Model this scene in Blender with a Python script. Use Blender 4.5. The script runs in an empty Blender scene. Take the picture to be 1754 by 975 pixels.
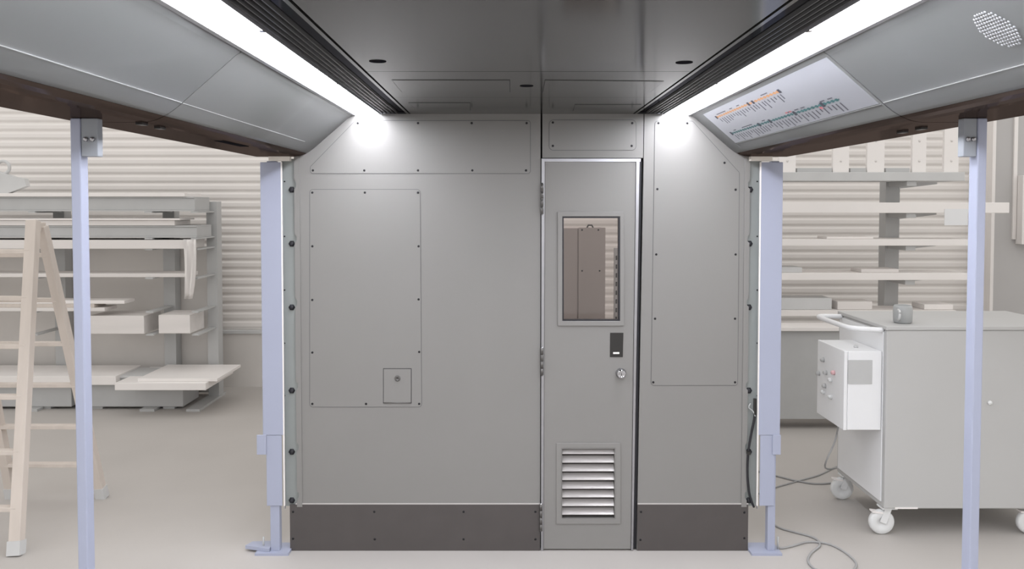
import bpy, bmesh, math, random
from mathutils import Vector, Matrix
random.seed(7)
S = bpy.context.scene
COL = S.collection

# ------------------------------------------------------------------ camera
FPX, PITCH, VPX, VPY = 1400.0, math.radians(2.0), 868.0, 352.0
CAMZ = 1.755
CX, CY = VPX, VPY + FPX * math.tan(PITCH)
cam_d = bpy.data.cameras.new('camera')
cam = bpy.data.objects.new('camera', cam_d); COL.objects.link(cam)
cam.location = (0, 0, CAMZ); cam.rotation_euler = (math.pi / 2 - PITCH, 0, 0)
cam_d.sensor_width = 36; cam_d.lens = 36 * FPX / 1754
cam_d.shift_x = (877 - CX) / 1754; cam_d.shift_y = -(487.5 - CY) / 1754
cam_d.clip_start = 0.02; cam_d.clip_end = 100
S.camera = cam

# ------------------------------------------------------------------ world, exposure
w = bpy.data.worlds.new('workshop_daylight'); S.world = w; w.use_nodes = True
bg = w.node_tree.nodes['Background']
bg.inputs['Color'].default_value = (1.0, 0.975, 0.95, 1); bg.inputs['Strength'].default_value = 1.15
S.view_settings.view_transform = 'Standard'; S.view_settings.look = 'None'
S.view_settings.exposure = 0.0; S.view_settings.gamma = 1.0
S.view_settings.use_curve_mapping = False
LAMP = 35.0            # radiance of the two light strips

# ------------------------------------------------------------------ pixel -> place
def ray(u, v):
    c, s = math.cos(PITCH), math.sin(PITCH)
    a, b = u - CX, CY - v
    return Vector((a, FPX * c + b * s, -FPX * s + b * c))
def on_y(u, v, y):
    d = ray(u, v); k = y / d.y
    return Vector((d.x * k, y, CAMZ + d.z * k))
def on_z(u, v, z):
    d = ray(u, v); k = (z - CAMZ) / d.z
    return Vector((d.x * k, d.y * k, z))
YB = 4.10                       # face of the end bulkhead
HC = 2.212                      # ceiling height
XC = 0.075                      # middle of the car
Y0 = -1.2                       # where the car ends behind the viewer
def W(u, v, y=YB):
    p = on_y(u, v, y); return (p.x, p.z)

# ------------------------------------------------------------------ materials
def nodes(name):
    m = bpy.data.materials.new(name); m.use_nodes = True
    return m, m.node_tree, m.node_tree.nodes['Principled BSDF']
def mat(name, col, rough=0.5, metal=0.0, var=0.04, scale=6.0, bump=0.0, bscale=200.0, spec=0.5, stretch=None):
    m, nt, b = nodes(name)
    b.inputs['Roughness'].default_value = rough; b.inputs['Metallic'].default_value = metal
    b.inputs['Specular IOR Level'].default_value = spec
    tc = nt.nodes.new('ShaderNodeTexCoord'); mp = nt.nodes.new('ShaderNodeMapping')
    nt.links.new(tc.outputs['Object'], mp.inputs['Vector'])
    if stretch: mp.inputs['Scale'].default_value = stretch
    n = nt.nodes.new('ShaderNodeTexNoise'); n.inputs['Scale'].default_value = scale; n.inputs['Detail'].default_value = 4
    nt.links.new(mp.outputs['Vector'], n.inputs['Vector'])
    r = nt.nodes.new('ShaderNodeValToRGB')
    r.color_ramp.elements[0].position = 0.3; r.color_ramp.elements[1].position = 0.7
    r.color_ramp.elements[0].color = (*[c * (1 - var) for c in col], 1)
    r.color_ramp.elements[1].color = (*[min(1, c * (1 + var)) for c in col], 1)
    nt.links.new(n.outputs['Fac'], r.inputs['Fac']); nt.links.new(r.outputs['Color'], b.inputs['Base Color'])
    if bump:
        n2 = nt.nodes.new('ShaderNodeTexNoise'); n2.inputs['Scale'].default_value = bscale
        nt.links.new(mp.outputs['Vector'], n2.inputs['Vector'])
        bp = nt.nodes.new('ShaderNodeBump'); bp.inputs['Strength'].default_value = bump; bp.inputs['Distance'].default_value = 0.002
        nt.links.new(n2.outputs['Fac'], bp.inputs['Height']); nt.links.new(bp.outputs['Normal'], b.inputs['Normal'])
    return m
def emit(name, col, strength):
    m, nt, b = nodes(name)
    b.inputs['Base Color'].default_value = (*col, 1); b.inputs['Emission Color'].default_value = (*col, 1)
    b.inputs['Emission Strength'].default_value = strength
    return m
def glass(name):
    m = bpy.data.materials.new(name); m.use_nodes = True; nt = m.node_tree; nt.nodes.clear()
    o = nt.nodes.new('ShaderNodeOutputMaterial'); mx = nt.nodes.new('ShaderNodeMixShader')
    t = nt.nodes.new('ShaderNodeBsdfTransparent'); g = nt.nodes.new('ShaderNodeBsdfGlossy'); f = nt.nodes.new('ShaderNodeFresnel')
    t.inputs['Color'].default_value = (0.86, 0.83, 0.82, 1); g.inputs['Roughness'].default_value = 0.03; f.inputs['IOR'].default_value = 1.5
    nt.links.new(f.outputs[0], mx.inputs[0]); nt.links.new(t.outputs[0], mx.inputs[1]); nt.links.new(g.outputs[0], mx.inputs[2])
    nt.links.new(mx.outputs[0], o.inputs['Surface'])
    return m
def dark_gloss(name, col, refl, rough):
    m = bpy.data.materials.new(name); m.use_nodes = True; nt = m.node_tree; nt.nodes.clear()
    o = nt.nodes.new('ShaderNodeOutputMaterial'); ad = nt.nodes.new('ShaderNodeAddShader')
    d = nt.nodes.new('ShaderNodeBsdfDiffuse'); g = nt.nodes.new('ShaderNodeBsdfGlossy'); n = nt.nodes.new('ShaderNodeTexNoise')
    n.inputs['Scale'].default_value = 3; rp = nt.nodes.new('ShaderNodeValToRGB')
    rp.color_ramp.elements[0].color = (*[c * 0.85 for c in col], 1); rp.color_ramp.elements[1].color = (*[c * 1.15 for c in col], 1)
    nt.links.new(n.outputs['Fac'], rp.inputs['Fac']); nt.links.new(rp.outputs['Color'], d.inputs['Color'])
    g.inputs['Color'].default_value = (*refl, 1); g.inputs['Roughness'].default_value = rough
    nt.links.new(d.outputs[0], ad.inputs[0]); nt.links.new(g.outputs[0], ad.inputs[1]); nt.links.new(ad.outputs[0], o.inputs['Surface'])
    return m
M = dict(
    wall=mat('grey_wall_paint', (0.213, 0.208, 0.200), 0.42, 0, 0.02, 2),
    cove=mat('grey_cove_paint', (0.145, 0.150, 0.148), 0.38, 0, 0.02, 2),
    line=mat('panel_joint', (0.10, 0.10, 0.10), 0.6),
    ceil=mat('satin_ceiling_paint', (0.04, 0.04, 0.038), 0.13, 0, 0.02, 2, spec=0.36),
    gap=mat('black_gap', (0.012, 0.012, 0.014), 0.6),
    skirt=mat('charcoal_skirting', (0.068, 0.060, 0.058), 0.5, 0, 0.05, 8),
    screw=mat('dark_screw', (0.02, 0.02, 0.022), 0.4, 0.6),
    alu=mat('brushed_aluminium', (0.40, 0.40, 0.42), 0.35, 1.0, 0.04, 20),
    chrome=mat('chrome', (0.50, 0.50, 0.52), 0.08, 1.0, 0.01),
    steel=mat('hinge_steel', (0.13, 0.125, 0.12), 0.4, 0.6),
    black=mat('black_plastic', (0.018, 0.017, 0.016), 0.35),
    rubber=mat('black_rubber', (0.012, 0.012, 0.016), 0.55),
    slot=mat('dark_anodised_slat', (0.02, 0.0195, 0.02), 0.25, 0.2, spec=0.3),
    mirror=dark_gloss('black_gloss_strip', (0.008, 0.008, 0.009), (0.05, 0.05, 0.055), 0.08),
    soffit=dark_gloss('brown_grey_soffit', (0.022, 0.016, 0.014), (0.10, 0.08, 0.072), 0.12),
    hole=dark_gloss('port_black', (0.008, 0.008, 0.010), (0.01, 0.01, 0.012), 0.3),
    louvre=mat('louvre_silver', (0.50, 0.48, 0.47), 0.3, 0.25),
    chan=mat('grey_green_channel', (0.28, 0.30, 0.29), 0.45, 0, 0.06, 5),
    led=emit('led_diffuser', (0.93, 0.94, 1.0), LAMP),
    led_trim=mat('lamp_trim', (0.42, 0.42, 0.45), 0.3, 0.4),
    glass=glass('window_glass'),
    poster=mat('poster_sheet', (0.32, 0.33, 0.36), 0.3, 0, 0.01),
    p_orange=mat('print_orange', (0.50, 0.26, 0.12), 0.5), p_teal=mat('print_teal', (0.05, 0.15, 0.155), 0.5),
    p_grey=mat('print_grey', (0.10, 0.10, 0.12), 0.5), p_dark=mat('print_dark', (0.05, 0.05, 0.07), 0.5),
    p_red=mat('print_red', (0.55, 0.18, 0.20), 0.5),
    bead=mat('white_bead', (0.42, 0.43, 0.43), 0.3),
    floor=mat('veiled_concrete', (0.445, 0.422, 0.40), 0.6, 0, 0.04, 1.4, 0.1, 60),  # colours from here to the cable, and the column: white veil mixed in
    clad=mat('veiled_cream_cladding', (0.76, 0.73, 0.705), 0.6, 0, 0.02, 1.5),
    plinth=mat('veiled_beige_plinth', (0.66, 0.635, 0.61), 0.7, 0, 0.04, 2),
    post=mat('veiled_blue_paint', (0.335, 0.36, 0.46), 0.45, 0, 0.02, 3),
    tape=mat('veiled_grey_blue_paint', (0.27, 0.29, 0.32), 0.5),
    cream=mat('cream_wood', (0.80, 0.76, 0.70), 0.6),
    rack=mat('veiled_light_steel', (0.56, 0.565, 0.565), 0.6, 0, 0.04, 5),
    rackd=mat('veiled_steel', (0.465, 0.47, 0.47), 0.6, 0, 0.04, 5),
    board=mat('off_white_board', (0.80, 0.77, 0.75), 0.55, 0, 0.03, 4),
    board2=mat('warm_board', (0.72, 0.69, 0.67), 0.6, 0, 0.05, 3, stretch=(0.3, 4, 4)),
    white=mat('white_laminate', (0.82, 0.79, 0.77), 0.45, 0, 0.02, 3),
    wood=mat('veiled_ladder_wood', (0.60, 0.54, 0.49), 0.6, 0, 0.05, 3, stretch=(6, 6, 0.6)),
    cart=mat('veiled_cart_steel', (0.46, 0.46, 0.455), 0.6, 0, 0.02, 2),
    box=mat('white_enclosure', (0.76, 0.77, 0.785), 0.4, 0, 0.01),
    caster=mat('veiled_caster', (0.70, 0.71, 0.71), 0.5),
    cable=mat('veiled_grey_cable', (0.33, 0.33, 0.33), 0.6),
    pink=mat('pinkish_panel', (0.50, 0.45, 0.43), 0.45, 0, 0.03, 2),
    column=mat('veiled_column_grey', (0.47, 0.46, 0.455), 0.7, 0, 0.03, 2),
    speaker=mat('speaker_hole', (0.30, 0.31, 0.32), 0.35),
)

# ------------------------------------------------------------------ mesh building
class B:
    def __init__(s): s.v = []; s.f = []; s.sm = []
    def add(s, vs, fs, smooth=False):
        o = len(s.v); s.v += [Vector(p) for p in vs]
        s.f += [[i + o for i in f] for f in fs]; s.sm += [smooth] * len(fs); return s
    def box(s, x0, x1, y0, y1, z0, z1):
        x0, x1 = sorted((x0, x1)); y0, y1 = sorted((y0, y1)); z0, z1 = sorted((z0, z1))
        vs = [(x, y, z) for z in (z0, z1) for x, y in ((x0, y0), (x1, y0), (x1, y1), (x0, y1))]
        return s.add(vs, [(3, 2, 1, 0), (4, 5, 6, 7), (0, 1, 5, 4), (1, 2, 6, 5), (2, 3, 7, 6), (3, 0, 4, 7)])
    def prism(s, poly, y0, y1, smooth=False):            # closed (x,z) outline pushed along y
        a = sum(p[0] * q[1] - q[0] * p[1] for p, q in zip(poly, poly[1:] + poly[:1]))
        if a < 0: poly = poly[::-1]
        n = len(poly)
        vs = [(x, y0, z) for x, z in poly] + [(x, y1, z) for x, z in poly]
        s.add(vs, [list(range(n)), list(range(2 * n - 1, n - 1, -1))])
        o = len(s.v) - 2 * n
        for i in range(n):
            j = (i + 1) % n; s.f.append([o + j, o + i, o + n + i, o + n + j]); s.sm.append(smooth)
        return s
    def zprism(s, poly, z0, z1):                         # closed (x,y) outline pushed along z
        a = sum(p[0] * q[1] - q[0] * p[1] for p, q in zip(poly, poly[1:] + poly[:1]))
        if a < 0: poly = poly[::-1]
        n = len(poly)
        vs = [(x, y, z0) for x, y in poly] + [(x, y, z1) for x, y in poly]
        fs = [list(range(n - 1, -1, -1)), list(range(n, 2 * n))]
        fs += [[i, (i + 1) % n, n + (i + 1) % n, n + i] for i in range(n)]
        return s.add(vs, fs)
    def hexa(s, a, b):                                   # two quads (4 points each) joined
        return s.add(list(a) + list(b), [(0, 1, 2, 3), (7, 6, 5, 4), (1, 0, 4, 5), (2, 1, 5, 6), (3, 2, 6, 7), (0, 3, 7, 4)])
    def tube(s, pts, r, n=10, closed=False):
        pts = [Vector(p) for p in pts]; rings = []
        m = len(pts); up = Vector((0.13, 0.21, 0.97))
        for i, p in enumerate(pts):
            if closed: t = pts[(i + 1) % m] - pts[i - 1]
            else: t = pts[min(i + 1, m - 1)] - pts[max(i - 1, 0)]
            t.normalize(); a = t.cross(up)
            if a.length < 1e-3: a = t.cross(Vector((1, 0, 0)))
            a.normalize(); b = t.cross(a); rr = r[i] if isinstance(r, (list, tuple)) else r
            rings.append([p + a * math.cos(2 * math.pi * k / n) * rr + b * math.sin(2 * math.pi * k / n) * rr for k in range(n)])
        vs = [q for g in rings for q in g]; fs = []
        for i in range(m if closed else m - 1):
            j = (i + 1) % m
            fs += [[i * n + k, i * n + (k + 1) % n, j * n + (k + 1) % n, j * n + k] for k in range(n)]
        s.add(vs, fs, True)
        if not closed:
            o = len(s.v) - len(vs)
            s.f += [[o + k for k in range(n)], [o + (m - 1) * n + k for k in range(n - 1, -1, -1)]]; s.sm += [False, False]
        return s
    def lathe(s, prof, c, axis='y', n=20):               # prof = [(radius, along)]
        c = Vector(c)
        ax = {'x': Vector((1, 0, 0)), 'y': Vector((0, 1, 0)), 'z': Vector((0, 0, 1))}[axis]
        a = {'x': Vector((0, 1, 0)), 'y': Vector((1, 0, 0)), 'z': Vector((1, 0, 0))}[axis]; b = ax.cross(a)
        vs = [c + ax * h + (a * math.cos(2 * math.pi * k / n) + b * math.sin(2 * math.pi * k / n)) * r for r, h in prof for k in range(n)]
        fs = [[i * n + k, i * n + (k + 1) % n, (i + 1) * n + (k + 1) % n, (i + 1) * n + k] for i in range(len(prof) - 1) for k in range(n)]
        fs += [[k for k in range(n)][::-1], [(len(prof) - 1) * n + k for k in range(n)]]
        return s.add(vs, fs, True)
    def beam(s, p, q, wd, th, side=(1, 0, 0)):           # straight bar of rectangular section
        p, q = Vector(p), Vector(q); t = (q - p).normalized(); a = Vector(side); a = (a - t * a.dot(t)).normalized(); b = t.cross(a)
        f = lambda c: [c + a * sx * wd / 2 + b * sy * th / 2 for sx, sy in ((-1, -1), (1, -1), (1, 1), (-1, 1))]
        return s.hexa(f(p), f(q))
    def mesh(s, name, m, org):
        me = bpy.data.meshes.new(name)
        me.from_pydata([v - org for v in s.v], [], s.f); me.update()
        bm = bmesh.new(); bm.from_mesh(me); bmesh.ops.recalc_face_normals(bm, faces=bm.faces); bm.to_mesh(me); bm.free()
        me.polygons.foreach_set('use_smooth', s.sm); me.materials.append(m)
        return me
    def build(s, name, m, parent=None, bevel=0.0):
        lo = Vector([min(v[i] for v in s.v) for i in range(3)]); hi = Vector([max(v[i] for v in s.v) for i in range(3)])
        org = Vector(((lo.x + hi.x) / 2, (lo.y + hi.y) / 2, lo.z))
        o = bpy.data.objects.new(name, s.mesh(name, m, org)); COL.objects.link(o)
        put(o, org, parent)
        if bevel:
            md = o.modifiers.new('bevel', 'BEVEL'); md.width = bevel; md.segments = 2; md.limit_method = 'ANGLE'
        return o
WORLD = {}
def put(o, loc, parent):
    loc = Vector(loc); WORLD[o] = loc
    if parent: o.parent = parent; o.location = loc - WORLD[parent]
    else: o.location = loc
def tag(o, label, cat, group=None):
    o['label'] = label; o['category'] = cat
    if group: o['group'] = group
    return o
def empty(name, loc):
    o = bpy.data.objects.new(name, None); o.empty_display_size = 0.05; COL.objects.link(o); put(o, loc, None); return o
def thing(name, loc, label, cat, group=None): return tag(empty(name, loc), label, cat, group)
def struct(o): o['kind'] = 'structure'; return o
def inst(name, me, loc, parent):
    o = bpy.data.objects.new(name, me); COL.objects.link(o); put(o, loc, parent); return o
def lerp(a, b, t): return a + (b - a) * t
def rounded(pts, r, n=5):                                # round the corners of an outline
    out = []; m = len(pts)
    for i in range(m):
        p, a, b = Vector(pts[i]), Vector(pts[i - 1]), Vector(pts[(i + 1) % m])
        d1, d2 = (a - p).normalized(), (b - p).normalized(); ang = d1.angle(d2); k = r / math.tan(ang / 2)
        c = p + (d1 + d2).normalized() * r / math.sin(ang / 2)
        s0, s1 = p + d1 * k - c, p + d2 * k - c; a0 = math.atan2(s0.y, s0.x); da = (math.atan2(s1.y, s1.x) - a0 + math.pi) % (2 * math.pi) - math.pi
        out += [(c.x + r * math.cos(a0 + da * j / n), c.y + r * math.sin(a0 + da * j / n)) for j in range(n + 1)]
    return out
def inset(pts, d):                                       # move a convex outline in by d
    a = sum(p[0] * q[1] - q[0] * p[1] for p, q in zip(pts, pts[1:] + pts[:1])); sg = 1 if a > 0 else -1
    out = []; m = len(pts)
    for i in range(m):
        p, a_, b_ = Vector(pts[i]), Vector(pts[i - 1]), Vector(pts[(i + 1) % m])
        e1, e2 = (p - a_).normalized(), (b_ - p).normalized()
        n1, n2 = Vector((-e1.y, e1.x)) * sg, Vector((-e2.y, e2.x)) * sg
        k = (n1 + n2); k = k / max(1e-6, k.dot(n1)); out.append(tuple(p + k * d))
    return out

# ================================================================== STRUCTURE: workshop
YW = 7.9
struct(B().box(-9, 9, -5, YW + 0.3, -0.1, 0.0).build('floor', M['floor']))
wb = struct(empty('wall_back', (0, YW, 0)))
prof = []
N = 50
pit, ztop = 0.083, 4.2
z = 0.55; front = []
while z < ztop:
    for k, dy in ((0, 0.0), (0.14, 0.0), (0.28, -0.008), (0.42, -0.013), (0.8, -0.013), (0.93, -0.007)):
        front.append((YW + dy, z + k * pit))
    z += pit
b = B(); n = len(front)
b.add([(-9, y, zz) for y, zz in front] + [(9, y, zz) for y, zz in front], [[i, n + i, n + i + 1, i + 1] for i in range(n - 1)])
b.build('corrugated_cladding', M['clad'], wb)
B().box(-9, 9, YW + 0.01, YW + 0.2, 0, 4.25).build('wall_core', M['plinth'], wb)
B().box(-9, 9, YW - 0.05, YW + 0.01, 0, 0.52).build('plinth', M['plinth'], wb)
B().box(-9, 9, YW - 0.07, YW - 0.0, 0.52, 0.548).build('sill_rail', M['rack'], wb)

# ================================================================== STRUCTURE: ceiling of the car
def X(o, side): return XC + side * o
cl = struct(B().box(XC - 1.33, XC + 1.33, Y0, YB + 0.02, HC + 0.075, HC + 0.10).build('ceiling', M['gap']))
GO = 0.553                                               # half width of the flat ceiling
YJ1, YJ2 = on_z(868, 122.5, HC).y, on_z(868, 167, HC).y
PT = 0.012
for y0, y1 in ((Y0, YJ1 - 0.003), (YJ1 + 0.003, YJ2 - 0.0015), (YJ2 + 0.0015, YB - 0.002)):
    B().box(XC - GO, XC + GO, y0, y1, HC, HC + PT).build('ceiling_panel', M['ceil'], cl)
B().box(XC - GO, XC + GO, Y0, YB, HC + PT + 0.001, HC + PT + 0.012).build('backing_board', M['gap'], cl)
def ceil_line(u0, v0, u1, v1, wd=0.0022):                # hair joint of a hatch lid
    p, q = on_z(u0, v0, HC), on_z(u1, v1, HC)
    return p, q
def hatch(c):                                            # c = four pixel corners on the ceiling
    pts = [on_z(u, v, HC) for u, v in c]; pl = [(p.x, p.y) for p in pts]
    h = B().zprism(inset(pl, -0.0018), HC - 0.0008, HC + 0.001).build('hatch_gap', M['gap'], cl)
    B().zprism(pl, HC - 0.0016, HC - 0.0006).build('hatch_lid', M['ceil'], h)
hatch([(672, 137), (873, 137), (873, 157.5), (689, 157.5)])
hatch([(934, 137), (1136, 139), (1113, 158), (930, 157.5)])
hatch([(700, 176), (805, 176), (805, 189), (716, 189)])
hatch([(985, 179), (1098, 179), (1086, 190), (982, 190)])
def port(u, v, r):
    p = on_z(u, v, HC)
    h = B().lathe([(r, -0.0012), (r, 0.0)], (p.x, p.y, HC), 'z', 32).build('round_port', M['hole'], cl)
    B().lathe([(r * 0.45, -0.003), (r * 0.5, -0.0012)], (p.x, p.y, HC), 'z', 24).build('port_lens', M['hole'], h)
for u, v, wpx in ((647, 105, 29), (1172, 107, 29), (902, 147, 23)):
    yy = on_z(u, v, HC).y; port(u, v, wpx * yy / FPX / 2)

# ================================================================== STRUCTURE: end wall (bulkhead)
we = struct(empty('wall_end', (XC, YB, 0)))
TH = 0.03
xl, xr = W(511.5, 560)[0], W(1276.5, 560)[0]
xa, xb = W(925.5, 560)[0], W(929, 240)[0]
B().prism([(xl, 0), (xa, 0), (xa, HC), (xl, HC)], YB, YB + TH).build('wall_panel', M['wall'], we)
# right panel: its inner edge follows the door jamb
jt, jb = W(1104, 197)[0], W(1090.5, 943)[0]
B().prism([(jb, 0), (xr, 0), (xr, HC), (jt, HC)], YB, YB + TH).build('wall_panel', M['wall'], we)
B().prism([(xb, W(929, 270.5)[1]), (W(1101.5, 270.5)[0], W(929, 270.5)[1]), (W(1102.5, 197)[0], HC), (xb, HC)], YB, YB + TH).build('wall_panel', M['wall'], we)
# dark carrier behind the joints, round the door opening
zt = W(930, 272)[1]
fr = B().box(xl - 0.01, W(935, 500)[0], YB + TH + 0.001, YB + TH + 0.02, 0, HC).box(W(1081, 500)[0], xr + 0.01, YB + TH + 0.001, YB + TH + 0.02, 0, HC)
fr.box(xl, xr, YB + TH + 0.001, YB + TH + 0.02, zt - 0.01, HC + 0.07)
fr.build('carrier_frame', M['gap'], we)

SR = 0.0058
screw_me = B().lathe([(SR, 0.0), (SR, -0.0012), (SR * 0.7, -0.0024)], (0, 0, 0), 'y', 10).mesh('screw', M['screw'], Vector((0, 0, 0)))
def screws(pts, parent, y):
    for u, v in pts:
        x, zz = W(u, v, y); inst('screw', screw_me, (x, y, zz), parent)
def access_panel(name, px, r, scr, parent=we):
    pts = [W(u, v) for u, v in px]
    g = rounded(inset(pts, -0.0026), r + 0.0026); f = rounded(pts, r)
    root = B().prism(g, YB - 0.0008, YB + 0.001).build(name, M['line'], parent)
    B().prism(f, YB - 0.002, YB - 0.0006).build('panel_face', M['wall'], root)
    screws(scr, root, YB - 0.002)
    return root
access_panel('access_panel', [(609, 207), (908, 207), (908, 297), (532, 297), (532, 286)], 0.012,
             [(613, 211), (716, 211), (808, 211), (902, 211), (536, 292), (624, 292), (716, 292), (809, 292), (901, 292)])
ap = access_panel('access_panel', [(531, 325), (719.5, 325), (722, 697), (531, 697)], 0.016,
             [(535, 330), (625, 330), (716, 330), (535, 422), (717, 422), (535, 514), (717, 513), (535, 604), (718, 603), (535, 692), (627, 692), (718, 692)])
access_panel('access_panel', [(941, 206), (1089, 206), (1089, 257), (941, 257)], 0.02, [(947, 210), (1083, 211), (947, 250), (1082, 250)])
access_panel('access_panel', [(1122, 208), (1186, 208), (1266, 296), (1263, 660), (1115.5, 660)], 0.014,
             [(1128, 211), (1177, 211), (1241, 279), (1126, 324), (1260, 325), (1124, 436), (1260, 436), (1122, 546), (1259, 546), (1119, 655), (1259, 655)])
# small lockable flap in the tall panel
fp = [W(657.5, 632), W(704, 632), W(704, 690), W(657.5, 690)]
fl = B().prism(inset(fp, -0.003), YB - 0.0028, YB - 0.001).build('lock_flap', M['gap'], ap)
B().prism(fp, YB - 0.0042, YB - 0.0022).build('flap_face', M['wall'], fl)
lx, lz = W(681, 648)
B().lathe([(0.0145, 0.0), (0.0145, -0.004), (0.012, -0.007), (0.006, -0.007), (0.006, -0.004)], (lx, YB - 0.004, lz), 'y', 20).build('cam_lock', M['steel'], fl)
B().tube([(fp[3][0], YB - 0.004, fp[3][1]), (fp[2][0], YB - 0.004, fp[2][1])], 0.003, 8).build('flap_hinge', M['steel'], fl)

# bent outer edges of the wall, notched beside each bolt
BV = [325, 417.5, 526.5, 669, 774, 857]
def edge_flange(side):
    if side < 0: u_out, u_in, s = 506.5, 515.5, 1
    else: u_out, u_in, s = 1281.5, 1272.5, -1
    xo, xi = W(u_out, 560)[0], W(u_in, 560)[0]
    out = [(xi, W(u_in, 868)[1]), (xi, W(u_in, 268)[1]), (xo, W(u_in, 268)[1])]
    for v in BV:
        za, zb = W(0, v - 16)[1], W(0, v - 1)[1]
        for k in range(7):
            a = k / 6; out.append((xo + s * 0.011 * math.sin(math.pi * a) ** 0.6, lerp(za, zb, a)))
    out.append((xo, W(u_in, 868)[1]))
    B().prism(out, YB - 0.006, YB - 0.0002).build('edge_flange', M['wall'], we)
edge_flange(-1); edge_flange(1)

# skirting plates
SK = 0.004
def skirting(name, u0, u1, scr):
    x0, x1 = W(u0, 900)[0], W(u1, 900)[0]; z1 = W(700, 864)[1]
    o = struct(B().box(x0, x1, YB - SK, YB - 0.0003, 0.0, z1).build(name, M['skirt']))
    B().box(x0 + (0.03 if u0 < 600 else 0), x1, YB - SK - 0.001, YB - 0.0003, z1 + 0.0005, z1 + 0.0065).build('cap_strip', M['louvre'], o)
    screws(scr, o, YB - SK)
skirting('baseboard_left', 497, 924.5, [(502, 877), (641, 877), (794, 877), (917, 877), (502, 923), (642, 924), (794, 924), (917, 924)])
skirting('baseboard_right', 1091.5, 1281, [(1098, 877), (1275, 878), (1097, 925), (1275, 922)])

# ------------------------------------------------------------------ door
d1 = struct(empty('door_1', (W(1008, 943)[0], YB, 0)))
L0, L1 = (933.5, 278), (931, 940)                        # leaf left edge, top and bottom (px)
R0, R1 = (1089, 278), (1080, 940)
def du(a, v):                                            # pixel on the leaf at fraction a across and row v
    t = (v - 278) / 662; return lerp(lerp(L0[0], L1[0], t), lerp(R0[0], R1[0], t), a)
DY0, DY1 = YB - 0.004, YB + 0.034
Ww = (963, 371, 1061.5, 549.5)                           # window opening px
Lv = (961.5, 767, 1053.5, 888)                           # louvre opening px
def quadpx(c): return [W(u, v) for u, v in c]
lf = B()
for v0, v1 in ((278, Ww[1]), (Ww[3], Lv[1]), (Lv[3], 940)):
    lf.prism(quadpx([(du(0, v0), v0), (du(1, v0), v0), (du(1, v1), v1), (du(0, v1), v1)]), DY0, DY1)
for (u0, v0, u1, v1) in (Ww, Lv):
    lf.prism(quadpx([(du(0, v0), v0), (u0, v0), (u0, v1), (du(0, v1), v1)]), DY0, DY1)
    lf.prism(quadpx([(u1, v0), (du(1, v0), v0), (du(1, v1), v1), (u1, v1)]), DY0, DY1)
leaf = lf.build('door_leaf', M['wall'], d1)
def bar(c, y0, y1): return B().prism(quadpx(c), y0, y1)
B().prism(quadpx([(927.5, 272), (933, 272), (930.5, 943), (926.5, 943)]), YB - 0.009, YB + 0.03).build('frame_bar', M['alu'], d1)
B().prism(quadpx([(933, 272), (1097.5, 272), (1097, 277.2), (933, 277.2)]), YB - 0.009, YB + 0.03).build('frame_bar', M['alu'], d1)
B().prism(quadpx([(1089.6, 277.5), (1095, 277.5), (1084, 942), (1080.6, 942)]), YB - 0.009, YB + 0.03).build('edge_bar', M['alu'], leaf)
B().prism(quadpx([(1096, 277.5), (1099.5, 277.5), (1090, 942), (1085.5, 942)]), YB + 0.012, YB + 0.03).build('jamb_gap', M['rubber'], d1)
# window: moulded frame, gasket, pane
def ring(o, i, y0, y1, name, m, parent):
    pts = lambda q, y: [(W(u, v)[0], y, W(u, v)[1]) for u, v in ((q[0], q[1]), (q[2], q[1]), (q[2], q[3]), (q[0], q[3]))]
    vs = pts(o, y0) + pts(i, y0) + pts(o, y1) + pts(i, y1); fs = []
    for k in range(4):
        j = (k + 1) % 4
        fs += [[k, j, 4 + j, 4 + k], [8 + k, 12 + k, 12 + j, 8 + j], [k, 8 + k, 8 + j, j], [4 + k, 4 + j, 12 + j, 12 + k]]
    return B().add(vs, fs).build(name, m, parent, 0.0025 if name.endswith('frame') else 0)
wn = ring((955, 362.5, 1068.5, 558), (963, 371, 1061.5, 549.5), YB - 0.013, YB - 0.004, 'window_frame', M['wall'], leaf)
ring((963, 371, 1061.5, 549.5), (965.3, 373.6, 1059, 547.3), YB - 0.010, YB + 0.02, 'gasket', M['rubber'], wn)
B().prism(quadpx([(964.5, 373), (1060, 373), (1060, 548), (964.5, 548)]), YB + 0.008, YB + 0.012).build('pane', M['glass'], wn)
# louvre vent
lvf = ring((952.5, 758, 1063, 897), (961.5, 767, 1053.5, 888), YB - 0.010, YB - 0.004, 'vent_frame', M['wall'], leaf)
ring((961.5, 767, 1053.5, 888), (962.5, 768, 1052.5, 887), YB - 0.010, YB + 0.034, 'vent_liner', M['wall'], lvf)
B().prism(quadpx([(961.5, 767), (1053.5, 767), (1053.5, 888), (961.5, 888)]), YB + 0.035, YB + 0.038).build('vent_back', M['skirt'], lvf)
za, zb = W(1000, 768)[1], W(1000, 887)[1]
x0, x1 = W(963, 820)[0], W(1052, 820)[0]
for k in range(8):
    zc = lerp(za, zb, (k + 0.42) / 8); ph = (za - zb) / 8
    # each blade falls from the back to the front with a short lip
    pr = [(YB + 0.024, zc + ph * 0.42), (YB - 0.006, zc - ph * 0.12), (YB - 0.006, zc - ph * 0.20), (YB - 0.004, zc - ph * 0.20), (YB + 0.026, zc + ph * 0.34)]
    n = len(pr); bb = B().add([(x0, y, q) for y, q in pr] + [(x1, y, q) for y, q in pr],
        [list(range(n)), list(range(2 * n - 1, n - 1, -1))] + [[i, n + i, n + (i + 1) % n, (i + 1) % n] for i in range(n)])
    bb.build('slat', M['louvre'], lvf)
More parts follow.
